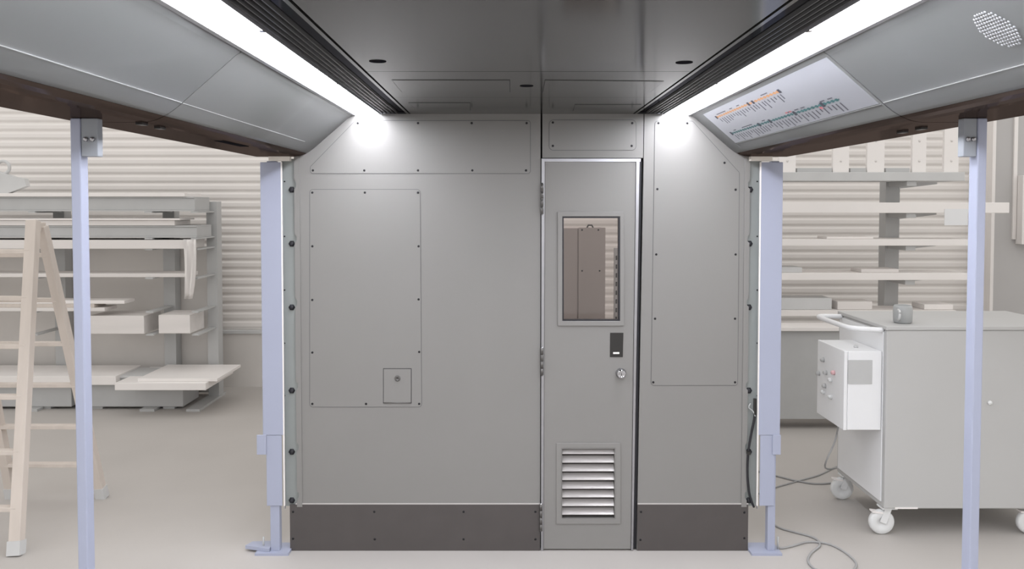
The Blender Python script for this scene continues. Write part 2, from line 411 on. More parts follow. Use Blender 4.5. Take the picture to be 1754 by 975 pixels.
# pull recess and knob
pc = [W(1045, 570), W(1067.5, 570), W(1066.5, 611.5), W(1044.5, 611.5)]
pl = B().prism(pc, YB - 0.0065, YB - 0.004).build('pull_plate', M['black'], leaf)
bx0, bz0 = W(1050, 606); bx1, bz1 = W(1060.5, 603)
B().box(bx0, bx1, YB - 0.0085, YB - 0.0065, bz0, bz1).build('white_tab', M['white'], pl)
kx, kz = W(1063, 639)
kn = B().lathe([(0.026, 0.0), (0.026, -0.006), (0.022, -0.010), (0.0235, -0.022), (0.021, -0.030), (0.016, -0.033), (0.014, -0.030), (0.009, -0.030)], (kx, YB - 0.004, kz), 'y', 28).build('door_knob', M['chrome'], leaf)
B().box(kx - 0.0015, kx + 0.0015, YB - 0.0355, YB - 0.033, kz - 0.006, kz + 0.006).build('key_slot', M['black'], kn)
# hinges
for v0, v1 in ((315, 367), (595, 642), (862, 908)):
    hx, h1 = W(928.3 if v0 < 800 else 926.5, v0); h0 = W(928, v1)[1]; hg = None
    for k in range(4):
        a, c = lerp(h1, h0, k / 4 + 0.004), lerp(h1, h0, (k + 1) / 4 - 0.006)
        o = B().tube([(hx, YB - 0.014, c), (hx, YB - 0.014, a)], 0.0075, 12).build('hinge' if k == 0 else 'knuckle', M['steel'], d1 if k == 0 else hg)
        if k == 0: hg = o
    B().tube([(hx, YB - 0.014, h0 - 0.004), (hx, YB - 0.014, h1 + 0.004)], 0.005, 10).build('hinge_pin', M['chrome'], hg)

# ================================================================== COVES, GRILLES AND LIGHTS
def cov(t): return (0.842 + 0.226 * t, 0.197 * t)
COVE = [(0.848, -0.015), (0.848, 0.004), (0.851, 0.0115)] + [cov(k / 20) for k in range(2, 18)] + [(1.052, 0.181), (1.064, 0.189), (1.076, 0.1955)]
SOFF = [(1.0765, 0.196), (1.09, 0.2025), (1.106, 0.2085), (1.125, 0.2125), (1.145, 0.214), (1.325, 0.214), (1.325, 0.10), (1.0765, 0.10)]
YJC = 2.40
SN = {-1: 'window opening with the stepladder beyond', 1: 'window opening with the control box beyond'}
def cove(side, y0, y1, far):
    lab = {(-1, False): 'long grey curved cove panel above the ladder, with white seam line',
           (-1, True): 'short grey curved cove panel without a map, butting against the end wall',
           (1, False): 'long grey curved cove panel with round perforated loudspeaker grille',
           (1, True): 'short grey curved cove panel carrying the route map'}[(side, far)]
    root = thing('cove_panel', (X(1.1, side), (y0 + y1) / 2, HC - 0.214), lab, 'panel', 'curved cove panels over the open sides')
    poly = [(X(o, side), HC - d) for o, d in COVE + [(1.076, -0.015)]]
    B().prism(poly, y0, y1, True).build('cove_face', M['cove'], root)
    so = B().prism([(X(o, side), HC - d) for o, d in SOFF], y0, y1, False).build('soffit', M['soffit'], root)
    # fine bead along the seam
    o, d = cov(0.80); nx, nz = -0.197 * side, -0.226; q = math.hypot(nx, nz); nx /= q; nz /= q
    ya = y1 - 0.55 if False else y1
    if not (side > 0 and far):
        bd = B(); tx, tz = 0.226 * side / q, -0.197 / q; c0 = (X(o, side), HC - d)
        e = lambda s, h: (c0[0] + tx * s + nx * h, c0[1] + tz * s + nz * h)
        B().prism([e(-0.0011, -0.001), e(0.0011, -0.001), e(0.0011, 0.0008), e(-0.0011, 0.0008)], y0 + 0.002, ya - (0.25 if far else 0.002)).build('seam_bead', M['bead'], root)
    return root, so
def on_soffit(u, v): return on_z(u, v, HC - 0.214)
roots = {}
for side in (-1, 1):
    for far, (y0, y1) in ((False, (Y0, YJC - 0.003)), (True, (YJC + 0.003, YB - 0.001))):
        roots[(side, far)] = cove(side, y0, y1, far)
def latch(u, v, key):
    p = on_soffit(u, v); r, so = roots[key]
    o = B().box(p.x - 0.010, p.x + 0.010, p.y - 0.02, p.y + 0.02, p.z - 0.006, p.z).build('latch', M['black'], so)
for u, v, k in ((243, 211, (-1, False)), (274, 218, (-1, True)), (1546, 225, (1, True)), (1578, 219, (1, False))): latch(u, v, k)
p, q = on_soffit(368, 241), on_soffit(425, 251)
B().box(min(p.x, q.x) - 0.004, max(p.x, q.x) + 0.004, p.y, q.y, HC - 0.2150, HC - 0.2138).build('slot', M['hole'], roots[(-1, True)][1])
# loudspeaker holes in the right cove
rt = roots[(1, False)][0]
nrm = Vector((-0.197, 0, -0.226)).normalized(); tan = Vector((0.226, 0, -0.197)).normalized()
o, d = cov(0.46); sc = Vector((X(o, 1), 1.715, HC - d))
sp = B(); R_ = 0.052
for i in range(-9, 10):
    for j in range(-9, 10):
        a, bq = i * 0.0088 + (0.0044 if j % 2 else 0), j * 0.0080
        if a * a + bq * bq > R_ * R_: continue
        c = sc + Vector((0, a, 0)) + tan * bq; ring_ = []
        vs = []
        for h, r in ((0.0002, 0.0036), (0.0018, 0.0022)):
            vs += [c + nrm * h + (Vector((0, 1, 0)) * math.cos(k * math.pi / 3) + tan * math.sin(k * math.pi / 3)) * r for k in range(6)]
        sp.add(vs, [[k, (k + 1) % 6, 6 + (k + 1) % 6, 6 + k] for k in range(6)] + [[6, 7, 8, 9, 10, 11]])
g = sp.build('speaker_perforation', M['speaker'], rt); g['kind'] = 'stuff'

def grille(side):
    lab = {-1: 'black slatted air grille in the ceiling on the ladder side',
           1: 'black slatted air grille in the ceiling beside the light strip above the route map'}[side]
    root = thing('air_grille', (X(0.63, side), 1.5, HC), lab, 'grille', 'slatted ceiling grilles')
    def strip(o0, o1, z0, z1, name, m): return B().box(X(o0, side), X(o1, side), Y0, YB - 0.003, z0, z1).build(name, m, root)
    strip(0.561, 0.702, HC + 0.045, HC + 0.055, 'trough', M['gap'])
    strip(0.561, 0.573, HC - 0.001, HC + 0.044, 'edge_trim', M['ceil'])
    strip(0.574, 0.612, HC + 0.008, HC + 0.016, 'gloss_strip', M['mirror'])
    for k in range(5):
        c = 0.6205 + k * 0.0185
        B().prism([(X(c + a, side), HC + h) for a, h in ((-0.0075, 0.012), (-0.0015, 0.0), (0.0015, 0.0), (0.0075, 0.012), (0.0075, 0.03), (-0.0075, 0.03))], Y0, YB - 0.003).build('slat', M['slot'], root)
def light(side):
    lab = {-1: 'long glowing white light strip in the ceiling on the ladder side',
           1: 'long glowing white light strip in the ceiling above the route map'}[side]
    root = thing('light_strip', (X(0.78, side), 1.5, HC), lab, 'light', 'ceiling light strips')
    b0, b1 = 0.704, 0.846
    B().box(X(b0, side), X(b1, side), Y0, YB - 0.003, HC + 0.04, HC + 0.05).build('housing', M['led_trim'], root)
    B().box(X(0.829, side), X(0.8465, side), Y0, YB - 0.003, HC - 0.009, HC + 0.039).build('side_trim', M['led_trim'], root)
    B().box(X(0.7035, side), X(0.7065, side), Y0, YB - 0.003, HC - 0.005, HC + 0.039).build('side_trim', M['led_trim'], root)
    ys = [(Y0, 0.55), (0.556, 2.13), (2.136, YB - 0.004)]
    for y0, y1 in ys:
        pr = [(0.708, 0.004), (0.722, 0.001), (0.745, -0.001), (0.768, -0.0015), (0.79, -0.001), (0.813, 0.001), (0.828, 0.004), (0.828, 0.03), (0.708, 0.03)]
        B().prism([(X(a, side), HC + h) for a, h in pr], y0, y1, False).build('diffuser', M['led'], root)
    for yy in (2.133, 3.05, 0.553):
        B().box(X(0.704, side), X(0.716, side), yy - 0.012, yy + 0.012, HC - 0.007, HC - 0.0005).build('clip', M['chrome'], root)
for s_ in (-1, 1): grille(s_); light(s_)

# ------------------------------------------------------------------ route map on the right cove
def cp(t, y, h):
    o, d = cov(t); return Vector((X(o, 1), y, HC - d)) + nrm * h
rm = thing('route_map', cp(0.78, 3.1, 0.002), 'white route map with orange and teal lines on the curved cove', 'map')
b = B()
b.hexa([cp(0.105, 2.42, 0.0003), cp(0.105, 3.93, 0.0003), cp(0.795, 3.93, 0.0003), cp(0.795, 2.42, 0.0003)],
       [cp(0.105, 2.42, 0.0012), cp(0.105, 3.93, 0.0012), cp(0.795, 3.93, 0.0012), cp(0.795, 2.42, 0.0012)])
b.build('map_sheet', M['poster'], rm)
def strokes(name, m, segs, h=0.0016):                    # flat print: little quads (t0,y0)-(t1,y1) with half widths
    for t0, t1, y0, y1, sk in segs:
        B().add([cp(t0, y0, h), cp(t0, y1, h), cp(t1, y1 + sk, h), cp(t1, y0 + sk, h)], [(0, 1, 2, 3)]).build(name, m, rm)
def line_map(tc, ya, yb, count, m, nm):
    wv = 0.007; segs = [(tc - wv, tc + wv, ya, yb, 0)]
    strokes(nm, m, segs)
    st = []; names = []; nm2 = []
    for k in range(count):
        y = lerp(yb, ya, (k + 0.5) / count) + random.uniform(-0.004, 0.004)
        st.append((tc - 0.019, tc + 0.019, y - 0.009, y + 0.009, 0))
        L = random.choice([0.05, 0.065, 0.08, 0.10, 0.12, 0.135])
        names.append((tc + 0.045, tc + 0.045 + L, y - 0.0055, y + 0.0055, 0))
        if random.random() < 0.25: nm2.append((tc - 0.05, tc - 0.035, y - 0.02, y + 0.02, 0))
    strokes('station_dot', m, st, 0.0019); strokes('station_name', M['p_grey'], names)
    strokes('zone_note', M['p_grey'], nm2)
line_map(0.245, 2.93, 3.80, 24, M['p_orange'], 'orange_line')
line_map(0.605, 2.60, 3.84, 36, M['p_teal'], 'teal_line')
strokes('interchange_mark', M['p_dark'], [(0.215, 0.275, y - 0.012, y + 0.012, 0) for y in (3.80, 3.30, 3.24, 2.93)] +
        [(0.57, 0.64, y - 0.012, y + 0.012, 0) for y in (3.84, 3.42, 3.28, 3.0, 2.74)], 0.0022)
strokes('red_mark', M['p_red'], [(0.55, 0.57, y - 0.012, y + 0.012, 0) for y in (3.02, 3.06)] + [(0.625, 0.66, y - 0.01, y + 0.01, 0) for y in (2.77,)], 0.0022)
# ledge that holds the lower edge of the map
for t0, t1, y0, y1 in ((0.805, 0.83, 2.41, 3.93), (0.80, 0.90, 3.925, 3.931)):
    q = B().hexa([cp(t0, y0, 0.0003), cp(t0, y1, 0.0003), cp(t1, y1, 0.0003), cp(t1, y0, 0.0003)], [cp(t0, y0, 0.003), cp(t0, y1, 0.003), cp(t1, y1, 0.0008), cp(t1, y0, 0.0008)])
    q.build('map_ledge', M['cove'], rm)

# ================================================================== END CHANNELS beside the wall
bolt_me = B().lathe([(0.0165, 0.0), (0.0165, -0.003), (0.0125, -0.004), (0.0125, -0.011), (0.009, -0.014)], (0, 0, 0), 'y', 6).mesh('bolt', M['rubber'], Vector((0, 0, 0)))
stud_me = B().lathe([(0.004, 0.0), (0.004, -0.002)], (0, 0, 0), 'y', 8).mesh('stud', M['screw'], Vector((0, 0, 0)))
YC = YB + 0.012
def end_channel(side):
    if side < 0: uo, ui, ub, us = 485.5, 508.5, 500, 487.5
    else: uo, ui, ub, us = 1300, 1279.5, 1282.5, 1297
    xo, xi = W(uo, 560, YC)[0], W(ui, 560, YC)[0]; z1, z0 = W(0, 272, YC)[1], W(0, 867, YC)[1]
    lab = {-1: 'grey bolted upright channel along the wall edge on the ladder side, without a cable',
           1: 'grey bolted upright channel along the wall edge with a black cable hanging in it'}[side]
    root = thing('end_channel', ((xo + xi) / 2, YC, z0), lab, 'channel', 'bolted channels at both edges of the end wall')
    xw = xl - 0.002 if side < 0 else xr + 0.002          # stop short of the wall panel
    B().box(xo, xw, YC, YC + 0.006, z0, z1).build('web', M['chan'], root)
    e = 0.004 * (-side)
    B().box(xo, xo + e, YC - 0.012, YC - 0.0003, z0 - 0.01, z1).build('lip', M['alu'], root)
    for v in BV:
        x, zz = W(ub - side * -0 , v, YC); inst('bolt', bolt_me, (min(x, xw - 0.018) if side < 0 else max(x, xw + 0.018), YC, zz), root)
    for v in (311, 405, 497, 588, 678, 764, 850):
        x, zz = W(us, v, YC); inst('stud', stud_me, (x, YC, zz), root)
end_channel(-1); end_channel(1)
cb = thing('hanging_cable', (W(1285, 868)[0], YB, W(0, 869)[1]), 'black cable hanging in the channel beside the end wall', 'cable')
pts = [(1293, 700), (1292, 718), (1287, 742), (1281.5, 778), (1280.5, 812), (1283, 842), (1287, 858), (1291.5, 869)]
P3 = [Vector((W(u, v, YB - 0.012)[0], YB - 0.012, W(u, v, YB - 0.012)[1])) for u, v in pts]
def smooth(P, k=6, closed=False):
    out = []; n = len(P)
    for i in range(n if closed else n - 1):
        a, b_, c, d = (P[(i - 1) % n], P[i % n], P[(i + 1) % n], P[(i + 2) % n]) if closed else (P[max(i - 1, 0)], P[i], P[i + 1], P[min(i + 2, n - 1)])
        for j in range(k):
            t = j / k
            out.append(0.5 * ((2 * b_) + (c - a) * t + (2 * a - 5 * b_ + 4 * c - d) * t * t + (3 * b_ - a - 3 * c + d) * t ** 3))
    if not closed: out.append(P[-1])
    return out
B().tube(smooth(P3), 0.0058, 10).build('sheath', M['rubber'], cb)
B().beam(P3[0] + Vector((0, 0, 0.05)), P3[0] - Vector((0, 0, 0.03)), 0.012, 0.014).build('plug', M['black'], cb)
x_, z_ = W(1281, 774); B().box(x_ - 0.01, x_ + 0.006, YB - 0.028, YB - 0.0005, z_ - 0.008, z_ + 0.008).build('cable_clip', M['black'], cb)
B().tube(smooth([Vector((W(u, v)[0], YB - 0.016, W(u, v)[1])) for u, v in ((1292, 712), (1288, 703), (1281, 697), (1284, 690))]), 0.003, 8).build('cable_tie', M['bead'], cb)

# ================================================================== BLUE POSTS
def near_post(side):
    Y = 2.28
    if side < 0: uo, ui, ubr = 123.5, 140.5, 166
    else: uo, ui, ubr = 1687.5, 1671.5, 1652
    xo, xi = on_y(uo, 420, Y).x, on_y(ui, 420, Y).x
    zs = HC - 0.2145
    lab = {-1: 'pale blue square post standing in front of the stepladder', 1: 'pale blue square post standing in front of the grey cart'}[side]
    root = thing('support_post', ((xo + xi) / 2, Y, 0), lab, 'post', 'blue posts carrying the car')
    B().box(xo, xi, Y, Y + 0.042, 0.012, zs).build('shaft', M['post'], root, 0.003)
    xb_ = on_y(ubr, 240, Y).x
    zb_ = on_y(ubr, 268, Y).z
    B().box(xi + 0.0005 * -side, xb_, Y + 0.004, Y + 0.034, zb_, zs).build('head_bracket', M['tape'], root, 0.002)
    for k in (0.3, 0.7): B().lathe([(0.007, 0), (0.007, -0.005), (0.004, -0.007)], (lerp(xi, xb_, k), Y + 0.004, lerp(zb_, zs, 0.45)), 'y', 6).build('bolt', M['alu'], root)
    B().box(xo - 0.06 , xi + 0.06, Y - 0.06, Y + 0.10, 0.0, 0.012).build('base_plate', M['post'], root)
near_post(-1); near_post(1)
def far_post(side):
    Y = YB - 0.03
    f = (lambda u: u) if side < 0 else (lambda u: u)
    if side < 0: sh = (462, 478); cvA = (448.5, 483.5); cvB = (457, 483.5); br = (441, 457); base = (440, 497); foot = (418, 463); pk = (461, 497)
    else: sh = (1316, 1329); cvA = (1301, 1338); cvB = (1301, 1326.5); br = (1322, 1336); base = (1284, 1336); foot = (1288, 1332); pk = (1285, 1322)
    g = lambda u, v, y=Y: on_y(u, v, y)
    zs = HC - 0.2145
    lab = {-1: 'pale blue post with cover plate beside the end wall, nearest the stock rack',
           1: 'pale blue post with cover plate beside the end wall, nearest the hanging cable'}[side]
    root = thing('support_post', (g((sh[0] + sh[1]) / 2, 900).x, Y, 0), lab, 'post', 'blue posts carrying the car')
    zp = g(0, 276).z
    B().box(g(sh[0], 800).x, g(sh[1], 800).x, Y, Y + 0.04, 0.012, zp).build('shaft', M['post'], root, 0.002)
    B().box(g(cvA[0], 500).x, g(cvA[1], 500).x, Y - 0.008, Y - 0.0005, g(0, 745).z, g(0, 278).z).build('cover_plate', M['post'], root, 0.002)
    B().box(g(cvB[0], 800).x, g(cvB[1], 800).x, Y - 0.007, Y - 0.0005, g(0, 866).z, g(0, 745.5).z).build('cover_plate', M['post'], root, 0.002)
    xe = g(cvA[1] if side < 0 else cvA[0], 500).x
    B().box(xe, xe - side * 0.005, Y - 0.009, Y + 0.004, g(0, 866).z, g(0, 278).z).build('white_edge', M['white'], root)
    B().box(g(br[0], 760).x, g(br[1], 760).x, Y - 0.014, Y - 0.0085, g(0, 778).z, g(0, 744).z).build('clamp_bracket', M['post'], root, 0.002)
    B().box(g(base[0], 945).x, g(base[1], 945).x, Y - 0.035, Y + 0.10, 0.0, 0.012).build('base_plate', M['post'], root)
    xf0, xf1 = g(foot[0], 935).x, g(foot[1], 935).x
    if side < 0: B().zprism([(xf0, Y + 0.02), (xf1, Y - 0.02), (xf1, Y + 0.08), (xf0 + 0.02, Y + 0.07)], 0.0125, 0.03).build('outrigger', M['post'], root)
    B().tube([(g(sh[0] - 13 if side < 0 else sh[1] + 6, 900).x, Y + 0.02, 0.012), (g(sh[0] - 13 if side < 0 else sh[1] + 6, 900).x, Y + 0.02, 0.075)], 0.005, 8).build('anchor_stud', M['bead'], root)
    xk0, xk1 = g(pk[0], 270).x, g(pk[1], 270).x
    pkb = B().box(xk0, xk1, Y - 0.012, Y + 0.022, zp + 0.0005, zs).build('packing_block', M['cream'])
    tag(pkb, {-1: 'cream packing block on the blue post nearest the stock rack', 1: 'cream packing block on the blue post nearest the hanging cable'}[side], 'block', 'packing blocks on the blue posts')
far_post(-1); far_post(1)

# ================================================================== BEHIND THE DOOR WINDOW
YK = 5.3
kb = thing('equipment_cabinet', (on_y(1010, 600, YK).x, YK, 0), 'pinkish grey metal cabinet seen through the door window', 'cabinet')
zt_ = on_y(1000, 391, YK).z
xA, xB, xC_ = on_y(920, 450, YK).x, on_y(990, 450, YK).x, on_y(1037, 450, YK).x
B().box(xA, xC_, YK + 0.006, YK + 0.4, 0, zt_).build('body', M['pink'], kb)
B().box(xA, xB - 0.004, YK, YK + 0.005, 0.03, zt_ - 0.004).build('front_panel', M['pink'], kb)
fp2 = B().box(xB + 0.004, xC_ - 0.002, YK - 0.004, YK + 0.005, 0.03, zt_ + 0.004).build('front_panel', M['pink'], kb)
for u, v in ((997, 394), (1025, 394), (997, 464), (1027, 464)):
    pp = on_y(u, v, YK - 0.004); inst('screw', screw_me, (pp.x, YK - 0.004, pp.z), fp2)
pp = on_y(1012, 388, YK); B().tube([(pp.x - 0.02, YK + 0.05, zt_), (pp.x - 0.012, YK + 0.05, zt_ + 0.018), (pp.x + 0.012, YK + 0.05, zt_ + 0.018), (pp.x + 0.02, YK + 0.05, zt_)], 0.006, 8).build('lifting_lug', M['black'], kb)
br_ = thing('perforated_rail', (on_y(1055, 600, YK + 0.3).x, YK + 0.3, 0), 'upright slotted steel rail seen through the door window', 'rail')
xx = on_y(1052, 480, YK + 0.3).x
B().box(xx, xx + 0.03, YK + 0.3, YK + 0.33, 0, on_y(0, 425, YK + 0.3).z).build('rail', M['rackd'], br_)
zz = 0.3
while zz < on_y(0, 432, YK + 0.3).z:
    B().box(xx + 0.010, xx + 0.02, YK + 0.298, YK + 0.2999, zz, zz + 0.03).build('rail_slot', M['gap'], br_); zz += 0.06

# ================================================================== LEFT: STOCK RACK
YR = 7.0
def rx(u, y=YR): return on_y(u, 450, y).x
def rz(v, y=YR): return on_y(300, v, y).z
rk = thing('stock_rack', (rx(200), YR + 0.3, 0), 'grey cantilever storage rack loaded with long bars and boards', 'rack')
ARM = [362, 406, 424, 472, 528, 566, 647]
for u0, u1 in ((-150, -128), (48, 68), (246, 267), (325, 344)):
    up = B().box(rx(u0), rx(u1), YR + 0.40, YR + 0.52, 0.02, rz(345)).build('upright', M['rackd'], rk)
    B().box(rx(u0) - 0.01, rx(u1) + 0.01, YR - 0.1, YR + 0.55, 0, 0.02).build('foot', M['rackd'], up)
    for v in ARM:
        zc = rz(v, YR + 0.2)
        B().box(rx(u0) + 0.02, rx(u1) - 0.02, YR - 0.02, YR + 0.40, zc - 0.012, zc).build('arm', M['rackd'], up)
B().box(rx(-260), rx(322), YR + 0.53, YR + 0.55, 0.02, rz(428)).build('back_sheet', M['plinth'], rk)  # lower part added to fill in the shade under the slabs
def stock(name, lab, cat, u0, u1, vb, vt, y0, y1, m, group=None, beam=False):
    z0 = rz(vb, y0); z1 = rz(vt, y0); xa_, xb_ = rx(u0, y0), rx(u1, y0)
    b_ = B()
    if beam:                                             # channel: web with two flanges
        b_.box(xa_, xb_, y0 + 0.03, y0 + 0.04, z0, z1).box(xa_, xb_, y0, y0 + 0.03, z0, z0 + 0.012).box(xa_, xb_, y0, y0 + 0.03, z1 - 0.012, z1)
    else: b_.box(xa_, xb_, y0, y1, z0, z1)
    return tag(b_.build(name, m, None, 0.003), lab, cat, group)
G = 'long stock on the left rack'
zA = {v: rz(v, YR + 0.2) for v in ARM}
def laid(name, lab, cat, arm, u0, u1, y0, y1, h, m, lift=0.0, channel=False):
    z0 = zA[arm] + 0.0005 + lift; b_ = B(); a, c = rx(u0, y0), rx(u1, y0)
    if channel: b_.box(a, c, y0 + 0.012, y1, z0 + 0.012, z0 + h - 0.012).box(a, c, y0, y1, z0, z0 + 0.012).box(a, c, y0, y1, z0 + h - 0.012, z0 + h)
    else: b_.box(a, c, y0, y1, z0, z0 + h)
    return tag(b_.build(name, m, None, 0.002), lab, cat, G)
laid('steel_channel', 'long grey steel channel lying on the top arms of the stock rack', 'beam', 362, -260, 334, YR, YR + 0.36, 0.125, M['rackd'], channel=True)
laid('cover_sheet', 'long pale sheet lying on top of the topmost steel channel', 'sheet', 362, -260, 318, YR - 0.02, YR + 0.37, 0.03, M['board'], lift=0.126)
laid('steel_channel', 'long grey steel channel on the second tier of the stock rack, under a pale strip', 'beam', 406, -260, 337, YR, YR + 0.36, 0.105, M['rackd'], channel=True)
laid('timber_strip', 'pale timber strip with a bright edge between the two grey steel channels', 'board', 406, -260, 300, YR - 0.01, YR + 0.34, 0.045, M['board2'], lift=0.106)
laid('thin_sheet', 'thin white sheet lying on the pale timber strip of the stock rack', 'sheet', 406, -260, 309, YR - 0.03, YR + 0.3, 0.014, M['white'], lift=0.152)
laid('wide_board', 'wide pale board on the third tier, its end hidden by the hanging film', 'board', 424, -260, 322, YR - 0.03, YR + 0.36, 0.075, M['board2'])
laid('slim_bar', 'slim pale bar on the fourth tier of the stock rack', 'bar', 472, -260, 318, YR + 0.02, YR + 0.3, 0.032, M['board2'])
for k, (u1, h, l, m, lab) in enumerate(((178, 0.03, 0, 'board2', 'warm pale timber batten at the bottom of the short batten pile'), (160, 0.03, 0.031, 'wood', 'tan timber batten in the middle of the short batten pile'), (212, 0.028, 0.062, 'white', 'white batten with stepped end topping the short batten pile'))):
    laid('timber_batten', lab, 'batten', 528, -260, u1, YR - 0.02 + 0.01 * k, YR + 0.2, h, M[m], lift=l)
laid('folded_card', 'broad beige card bundle lying below the short batten pile', 'bundle', 566, 150, 245, YR, YR + 0.35, 0.155, M['board2'])
laid('folded_card', 'short beige card bundle under the hanging film, between two rack uprights', 'bundle', 566, 270, 324, YR + 0.02, YR + 0.35, 0.16, M['board2'])
# slabs lying on the lowest arms, the white one reaching past the rack
laid('foam_slab', 'flat off-white slab on the lowest rack arms, behind the ladder', 'slab', 647, -260, 195, YR - 0.10, YR + 0.38, 0.075, M['board'])
zsl = zA[647] + 0.0005
c0, c1 = on_z(200, 637, zsl + 0.06), on_z(350, 637, zsl + 0.06)
yf = YR - 0.30
sl = B().box(on_y(196, 640, yf).x, on_y(352, 640, yf).x, yf, YR + 0.38, zsl, zsl + 0.06).build('white_slab', M['white'], None, 0.003)
tag(sl, 'white slab jutting past the stock rack near the floor', 'slab', G)
tag(B().box(on_y(230, 640, yf).x, on_y(375, 640, yf + 0.1).x, yf + 0.06, YR + 0.36, zsl + 0.0605, zsl + 0.085).build('white_board', M['white'], None, 0.002), 'thin white board lying on the jutting white slab', 'board', G)
for u0, u1, h, lab in ((-200, 120, 0.24, 'long grey block standing in for shade under the stock rack, behind the ladder'), (135, 312, 0.27, 'long grey block standing in for shade under the jutting white slab')):
    k_ = thing('shade_block', (rx((u0 + u1) / 2), YR + 0.1, 0), lab, 'shade block', 'blocks standing in for shade under the stock rack')  # made-up blocks whose grey stands in for shade under the slabs
    B().box(rx(u0), rx(u1), YR - 0.02 , YR + 0.34, 0.021, h).build('block_body', M['rackd'], k_, 0.006)
    B().box(rx(u0) - 0.01, rx(u1) + 0.01, YR - 0.03, YR + 0.35, h + 0.0005, h + 0.02).build('lid', M['rack'], k_, 0.004)
    for q_ in (0.15, 0.85): B().box(lerp(rx(u0), rx(u1), q_) - 0.05, lerp(rx(u0), rx(u1), q_) + 0.05, YR, YR + 0.32, 0, 0.0205).build('runner', M['rackd'], k_)
# hanging film
hf = B(); n = 10
cols = [rx(lerp(315, 338, i / 6), YR - 0.05) for i in range(7)]
vs = []
for j in range(n + 1):
    v = lerp(410, 512, j / n)
    for i in range(7):
        k = 1 - 0.45 * (j / n) ** 2
        vs.append((lerp(cols[0], cols[i], k), YR - 0.055 + 0.02 * math.sin(i * 1.9 + j * 0.3), rz(v, YR - 0.05)))
vs2 = [(x, y + 0.004, z_) for x, y, z_ in vs]
fs = [[j * 7 + i, j * 7 + i + 1, (j + 1) * 7 + i + 1, (j + 1) * 7 + i] for j in range(n) for i in range(6)]
m_ = len(vs); fs2 = [[m_ + k for k in f][::-1] for f in fs]
rim = [(i, i + 1) for i in range(6)] + [(j * 7 + 6, (j + 1) * 7 + 6) for j in range(n)] + [(n * 7 + i + 1, n * 7 + i) for i in range(6)] + [((j + 1) * 7, j * 7) for j in range(n)]
hf.add(vs + vs2, fs + fs2 + [[a, b_, m_ + b_, m_ + a] for a, b_ in rim], True)
tag(hf.build('hanging_film', M['board']), 'strip of pale film hanging down over the end of the stock rack', 'film')
# lifting shackle on top
ztop_ = zA[362] + 0.157
sh_ = thing('lifting_clamp', (rx(10), YR + 0.1, ztop_), 'grey steel lifting clamp with a ring, lying on top of the stock rack', 'clamp')
zc = rz(287, YR + 0.1); xc_ = rx(9, YR + 0.1)
B().tube([(xc_ + 0.055 * math.cos(a * math.pi / 12), YR + 0.1, zc + 0.055 * math.sin(a * math.pi / 12)) for a in range(24)], 0.014, 8, True).build('ring', M['rack'], sh_)
e = [(-40, 300), (-8, 300), (14, 297), (30, 303), (48, 306), (51, 319)]
B().prism([(rx(u, YR + 0.1), max(rz(v, YR + 0.1), ztop_ + 0.0005)) for u, v in e] + [(rx(20, YR + 0.1), ztop_ + 0.0005), (rx(-40, YR + 0.1), ztop_ + 0.0005)], YR + 0.07, YR + 0.13).build('body', M['rack'], sh_)

# ------------------------------------------------------------------ stepladder
Af = on_z(28, 940, 0.03); At = on_y(57, 378, 4.42); Bf = on_z(174, 845, 0.03); Bt = on_y(72, 388, 4.52)
ld = thing('stepladder', ((Af.x + Bf.x) / 2 - 0.2, (Af.y + Bf.y) / 2, 0), 'pale wooden stepladder standing open behind the blue post', 'ladder')
def section(f, t, spread, ks, wd, nm):
    f2, t2 = f - Vector((spread + 0.1, 0, 0)), t - Vector((spread, 0, 0))
    for a, c in ((f, t), (f2, t2)):
        st = B().beam(a, c, wd, 0.05).build('stile', M['wood'], ld, 0.003)
        B().beam(a - (c - a).normalized() * 0.03, a + (c - a).normalized() * 0.04, wd + 0.008, 0.058).build('rubber_foot', M['rack'], st)
    for k in ks:
        B().beam(f.lerp(t, k), f2.lerp(t2, k), 0.022, 0.05, (0, 0, 1)).build('rung', M['wood'], ld, 0.002)
section(Af, At, 0.44, (0.115, 0.28, 0.445, 0.60, 0.75, 0.9), 0.058, 'front')
section(Bf, Bt, 0.44, (0.115, 0.265, 0.425, 0.58, 0.74, 0.9), 0.048, 'rear')
for dx in (0.0, -0.44): B().box(At.x + dx - 0.012, At.x + dx + 0.012 + (Bt.x - At.x), At.y - 0.02, Bt.y + 0.02, At.z - 0.06, At.z - 0.012).build('hinge_block', M['wood'], ld, 0.004)

# ================================================================== RIGHT: SHELVES
YS = 6.6
def sx(u, y=YS): return on_y(u, 450, y).x
def sz(v, y=YS): return on_y(1500, v, y).z
sr = thing('shelf_rack', (sx(1560), YS + 0.3, 0), 'grey cantilever rack holding long white shelf boards', 'rack')
for u0, u1 in ((1549, 1574), (1270, 1292), (1838, 1862)):
    up = B().box(sx(u0), sx(u1), YS + 0.34, YS + 0.46, 0.02, sz(303)).build('upright', M['rackd'], sr)
    B().box(sx(u0) - 0.02, sx(u1) + 0.02, YS + 0.0, YS + 0.5, 0, 0.02).build('foot', M['rackd'], up)
SH = [(310, 15, 1650, 'rack', 'grey topmost board of the shelf rack, carrying the upright white panels'),
      (365, 18, 1727, 'white', 'longest thick white board of the shelf rack, reaching past the blue post'),
      (421, 11, 1661, 'white', 'thin white board in the middle of the shelf rack'),
      (480, 12, 1659, 'white', 'white board second from the bottom of the shelf rack'),
      (542, 10, 1640, 'board2', 'dull beige board low on the shelf rack behind the cart'),
      ]
